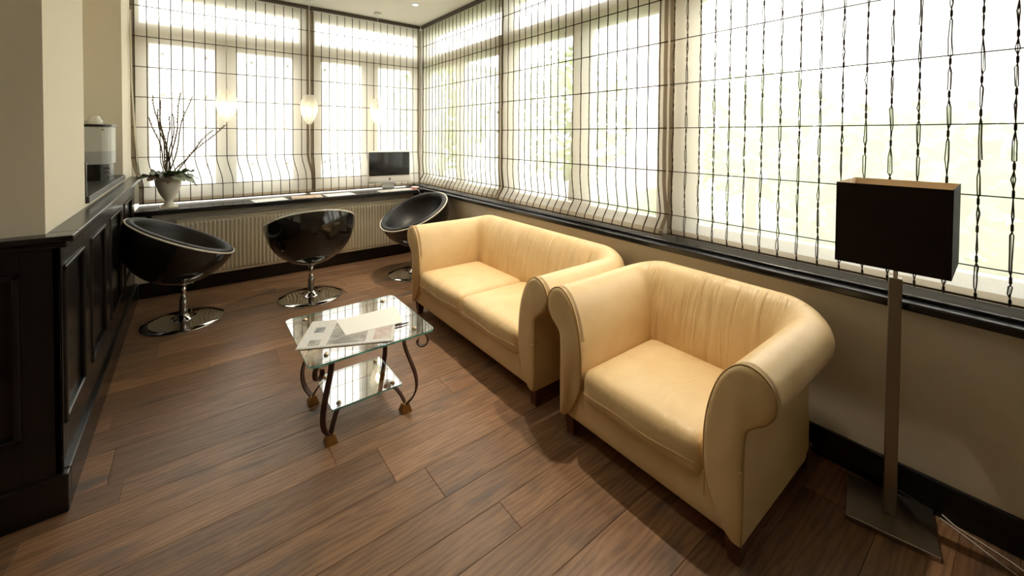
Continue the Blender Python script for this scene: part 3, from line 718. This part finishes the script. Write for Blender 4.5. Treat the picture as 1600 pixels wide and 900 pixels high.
k = len(prof); mesh('stand', v, [tuple(range(k)), tuple(range(k, 2*k))[::-1]]+[(i, k+i, k+(i+1) % k, (i+1) % k) for i in range(k)], 'alu', im)
kb = thing('keyboard', 'thin white keyboard in front of the computer', 'keyboard', (1.925, 4.752, DESK), math.radians(2))
bev(G().box((-.20, -.055, 0), (.20, .055, .012)).ob('case', 'mac', kb), .003)
for r in range(5):
    for c in range(14):
        if r == 0 and 4 <= c <= 8:
            if c > 4: continue
            bev(G().box((-.19+4*.0272, -.048, .012), (-.19+9*.0272-.003, -.033, .0155)).ob('key', 'key', kb), .001); continue
        x = -.19+c*.0272; y = -.048+r*.0195; G().box((x, y, .012), (x+.0235, y+.0155, .0155)).ob('key', 'key', kb)
mp = tag(bev(G().box((-.05, -.09, 0), (.11, .09, .003)).ob('mouse_pad', 'red'), .001), 'red mouse pad at the corner end of the desk', 'mouse pad'); mp.location = (2.19, 4.80, DESK); mp.rotation_euler.z = .1
ms = thing('computer_mouse', 'pale rounded computer mouse on the red pad', 'mouse', (2.20, 4.79, DESK+.003), .3)
G().rbox((0, 0, .016), (.06, .105, .032), .0155, 8, lambda q: Vector((q.x, q.y, q.z*(1-.25*abs(q.y)/.05)))).ob('body', 'pinkw', ms, True)
G().tube([(0, .05, .01), (-.01, .085, .004), (-.04, .09, .004), (-.055, .03, .004), (-.05, -.06, .003), (-.045, -.095, .004), (-.04, -.125, -.03), (-.02, -.135, -.10), (.01, -.135, -.16), (.05, -.13, -.20)], .0022, 6).ob('cable', 'cable', ms, True)
def sheet(name, label, cat, x, y, w, d, rz, m, th=.0015):
    o = tag(G().box((-w/2, -d/2, 0), (w/2, d/2, th)).ob(name, m), label, cat); o.location = (x, y, DESK); o.rotation_euler.z = rz; return o
sheet('paper_sheet', 'white sheet of paper on the desk nearest the urn', 'paper', .62, 4.825, .30, .21, .12, 'paper')
sheet('magazine', 'magazine with orange cover on the desk below the middle pendant', 'magazine', .97, 4.83, .29, .21, -.10, 'magz', .005)
sheet('paper_sheet', 'white sheet of paper on the desk left of the computer', 'paper', 1.30, 4.825, .30, .21, .05, 'paper')

# ------------------------------------------------------------------ niche: shelf, coffee machine, cups
nsf = thing('niche_shelf', 'dark slab shelf on the niche floor, with an upright end', 'shelf')
bev(G().box((-.90, 3.035, 1.086), (-.425, 4.505, 1.122)).ob('slab', 'slab', nsf), .003)
bev(G().box((-.90, 3.035, 1.122), (-.435, 3.055, 1.30)).ob('end_panel', 'slab', nsf), .002)
cm = thing('coffee_machine', 'white and grey coffee machine with black base in the niche', 'coffee machine', (-.625, 4.14, 1.122), 0)
def rr(x, y, hx, hy, r, z0, z1, name, m):
    out = []
    for cx, cy, a0 in ((hx-r, hy-r, 0), (-hx+r, hy-r, 90), (-hx+r, -hy+r, 180), (hx-r, -hy+r, 270)):
        for i in range(7): a = math.radians(a0+15*i); out.append((x+cx+r*math.cos(a), y+cy+r*math.sin(a)))
    n = len(out); v = [(a, b, z0) for a, b in out]+[(a, b, z1) for a, b in out]
    o = mesh(name, v, [tuple(range(n))[::-1], tuple(range(n, 2*n))]+[(i, (i+1) % n, n+(i+1) % n, n+i) for i in range(n)], m, cm); return o
rr(0, 0, .165, .135, .06, 0, .115, 'base', 'mblack'); rr(0, 0, .175, .145, .06, .115, .205, 'lower_body', 'mgrey'); rr(0, 0, .175, .145, .06, .205, .375, 'upper_body', 'mwhite'); rr(0, 0, .180, .150, .06, .375, .392, 'top_tray', 'mblack')
G().lathe([(.001, 0), (.006, 0), (.006, .006), (.001, .006)], (.135, -.152, .352), 12).ob('button', 'mblack', cm)
for k in range(3): G().box((.14, -.15, .025+.03*k), (.17, -.135, .031+.03*k)).ob('drip_grille_bar', 'chrome', cm)
cups = [(-.535, 4.04), (-.635, 4.05), (-.725, 4.09), (-.545, 4.15), (-.645, 4.16)]
names = ['nearest the window', 'second from the window', 'at the wall edge', 'at the back right', 'at the back left']
for (x, y), w in zip(cups, names):
    c = thing('coffee_cup', 'upturned white cup on the coffee machine, %s' % w, 'cup', (x, y, 1.122+.392), 0, 'cups on the coffee machine')
    G().lathe([(.040, 0), (.041, .004), (.036, .03), (.026, .052), (.022, .054), (.022, .058), (.001, .058)], n=20).ob('bowl', 'cup', c, True)
    G().tube([(.037, 0, .012), (.055, 0, .016), (.058, 0, .032), (.033, 0, .042)], .004, 6).ob('handle', 'cup', c, True)

# ------------------------------------------------------------------ outside
struct('ground_outside', G().box((-14, 5.33, -.62), (30, 30, -.5)).box((2.62, -14, -.62), (30, 5.33, -.5)), 'pave', 'pale paving outside the windows')
lw = tag(G().box((4.6, -8, -.5), (14, 9, -.482)).ob('lawn', 'lawn'), 'strip of lawn outside the right windows', 'lawn', kind='stuff')
rt_ = random.Random(3)
def tree(label, x, y, h, rx, rz_, seed):
    t = thing('garden_tree', label, 'tree', (x, y, -.48), 0, 'trees outside the windows'); rr_ = random.Random(seed); g = G()
    for i in range(1500):
        while True:
            p = Vector((rr_.uniform(-1, 1), rr_.uniform(-1, 1), rr_.uniform(-1, 1)))
            if .25 < p.length < 1: break
        p = Vector((p.x*rx, p.y*rx, p.z*rz_+h)); a = Vector((rr_.uniform(-1, 1), rr_.uniform(-1, 1), rr_.uniform(-1, 1))).normalized(); b = a.orthogonal().normalized(); s = rr_.uniform(.08, .16)
        g.add([p-a*s, p-b*s*.5, p+a*s, p+b*s*.5], [(0, 1, 2, 3)])
    g.ob('crown', 'tree', t)['kind'] = 'stuff'
    G().tube([(0, 0, 0), (.05, .03, h*.5), (0, 0, h)], [.12, .09, .04], 8).ob('trunk', 'bark', t, True)
tree('leafy tree outside the corner of the right windows', 6.5, 6.2, 2.4, 1.3, 1.5, 1)
tree('leafy tree outside the right window behind the sofa', 9.0, 3.6, 2.0, 1.5, 1.4, 2)
tree('leafy shrub outside the right window behind the lamp', 6.2, .9, 1.3, 1.2, 1.1, 3)
tree('leafy tree outside the back window behind the computer', 5.6, 10.5, 2.6, 1.4, 1.7, 4)
tree('leafy shrub outside the right window by the frame edge', 6.0, -2.0, 1.4, 1.1, 1.3, 5)
gw = thing('garden_wall', 'low white wall across the street outside the back windows', 'wall')
bev(G().box((-5, 9.0, -.5), (6, 9.2, .35)).ob('wall_body', 'white', gw), .01); bev(G().box((-5.05, 8.95, .35), (6.05, 9.25, .42)).ob('coping', 'white', gw), .01)
hb = thing('street_building', 'pale rendered building across the street behind the back windows', 'building')
bev(G().box((-7, 15, -.5), (13, 18, 4.3)).ob('facade', 'white', hb), .02)
bev(G().box((-7.2, 14.8, 4.3), (13.2, 18.2, 4.5)).ob('roof_edge', 'pave', hb), .02)
for k in range(9):
    x = -6+k*2.1
    if k == 5:
        d = bev(G().box((x, 14.94, -.5), (x+1.0, 15.02, 1.7)).ob('door', 'frame', hb), .01)
        continue
    for z in (.5, 2.5):
        w = G(); a, b, c, e = x, x+1.2, z, z+1.2
        for r in (((a, c), (a+.08, e)), ((b-.08, c), (b, e)), ((a, c), (b, c+.08)), ((a, e-.08), (b, e)), (((a+b)/2-.03, c), ((a+b)/2+.03, e))): w.box((r[0][0], 14.93, r[0][1]), (r[1][0], 15.01, r[1][1]))
        wo = w.ob('window_frame', 'frame', hb); G().box((a+.05, 14.97, c+.05), (b-.05, 14.99, e-.05)).ob('pane', 'mgrey', wo)
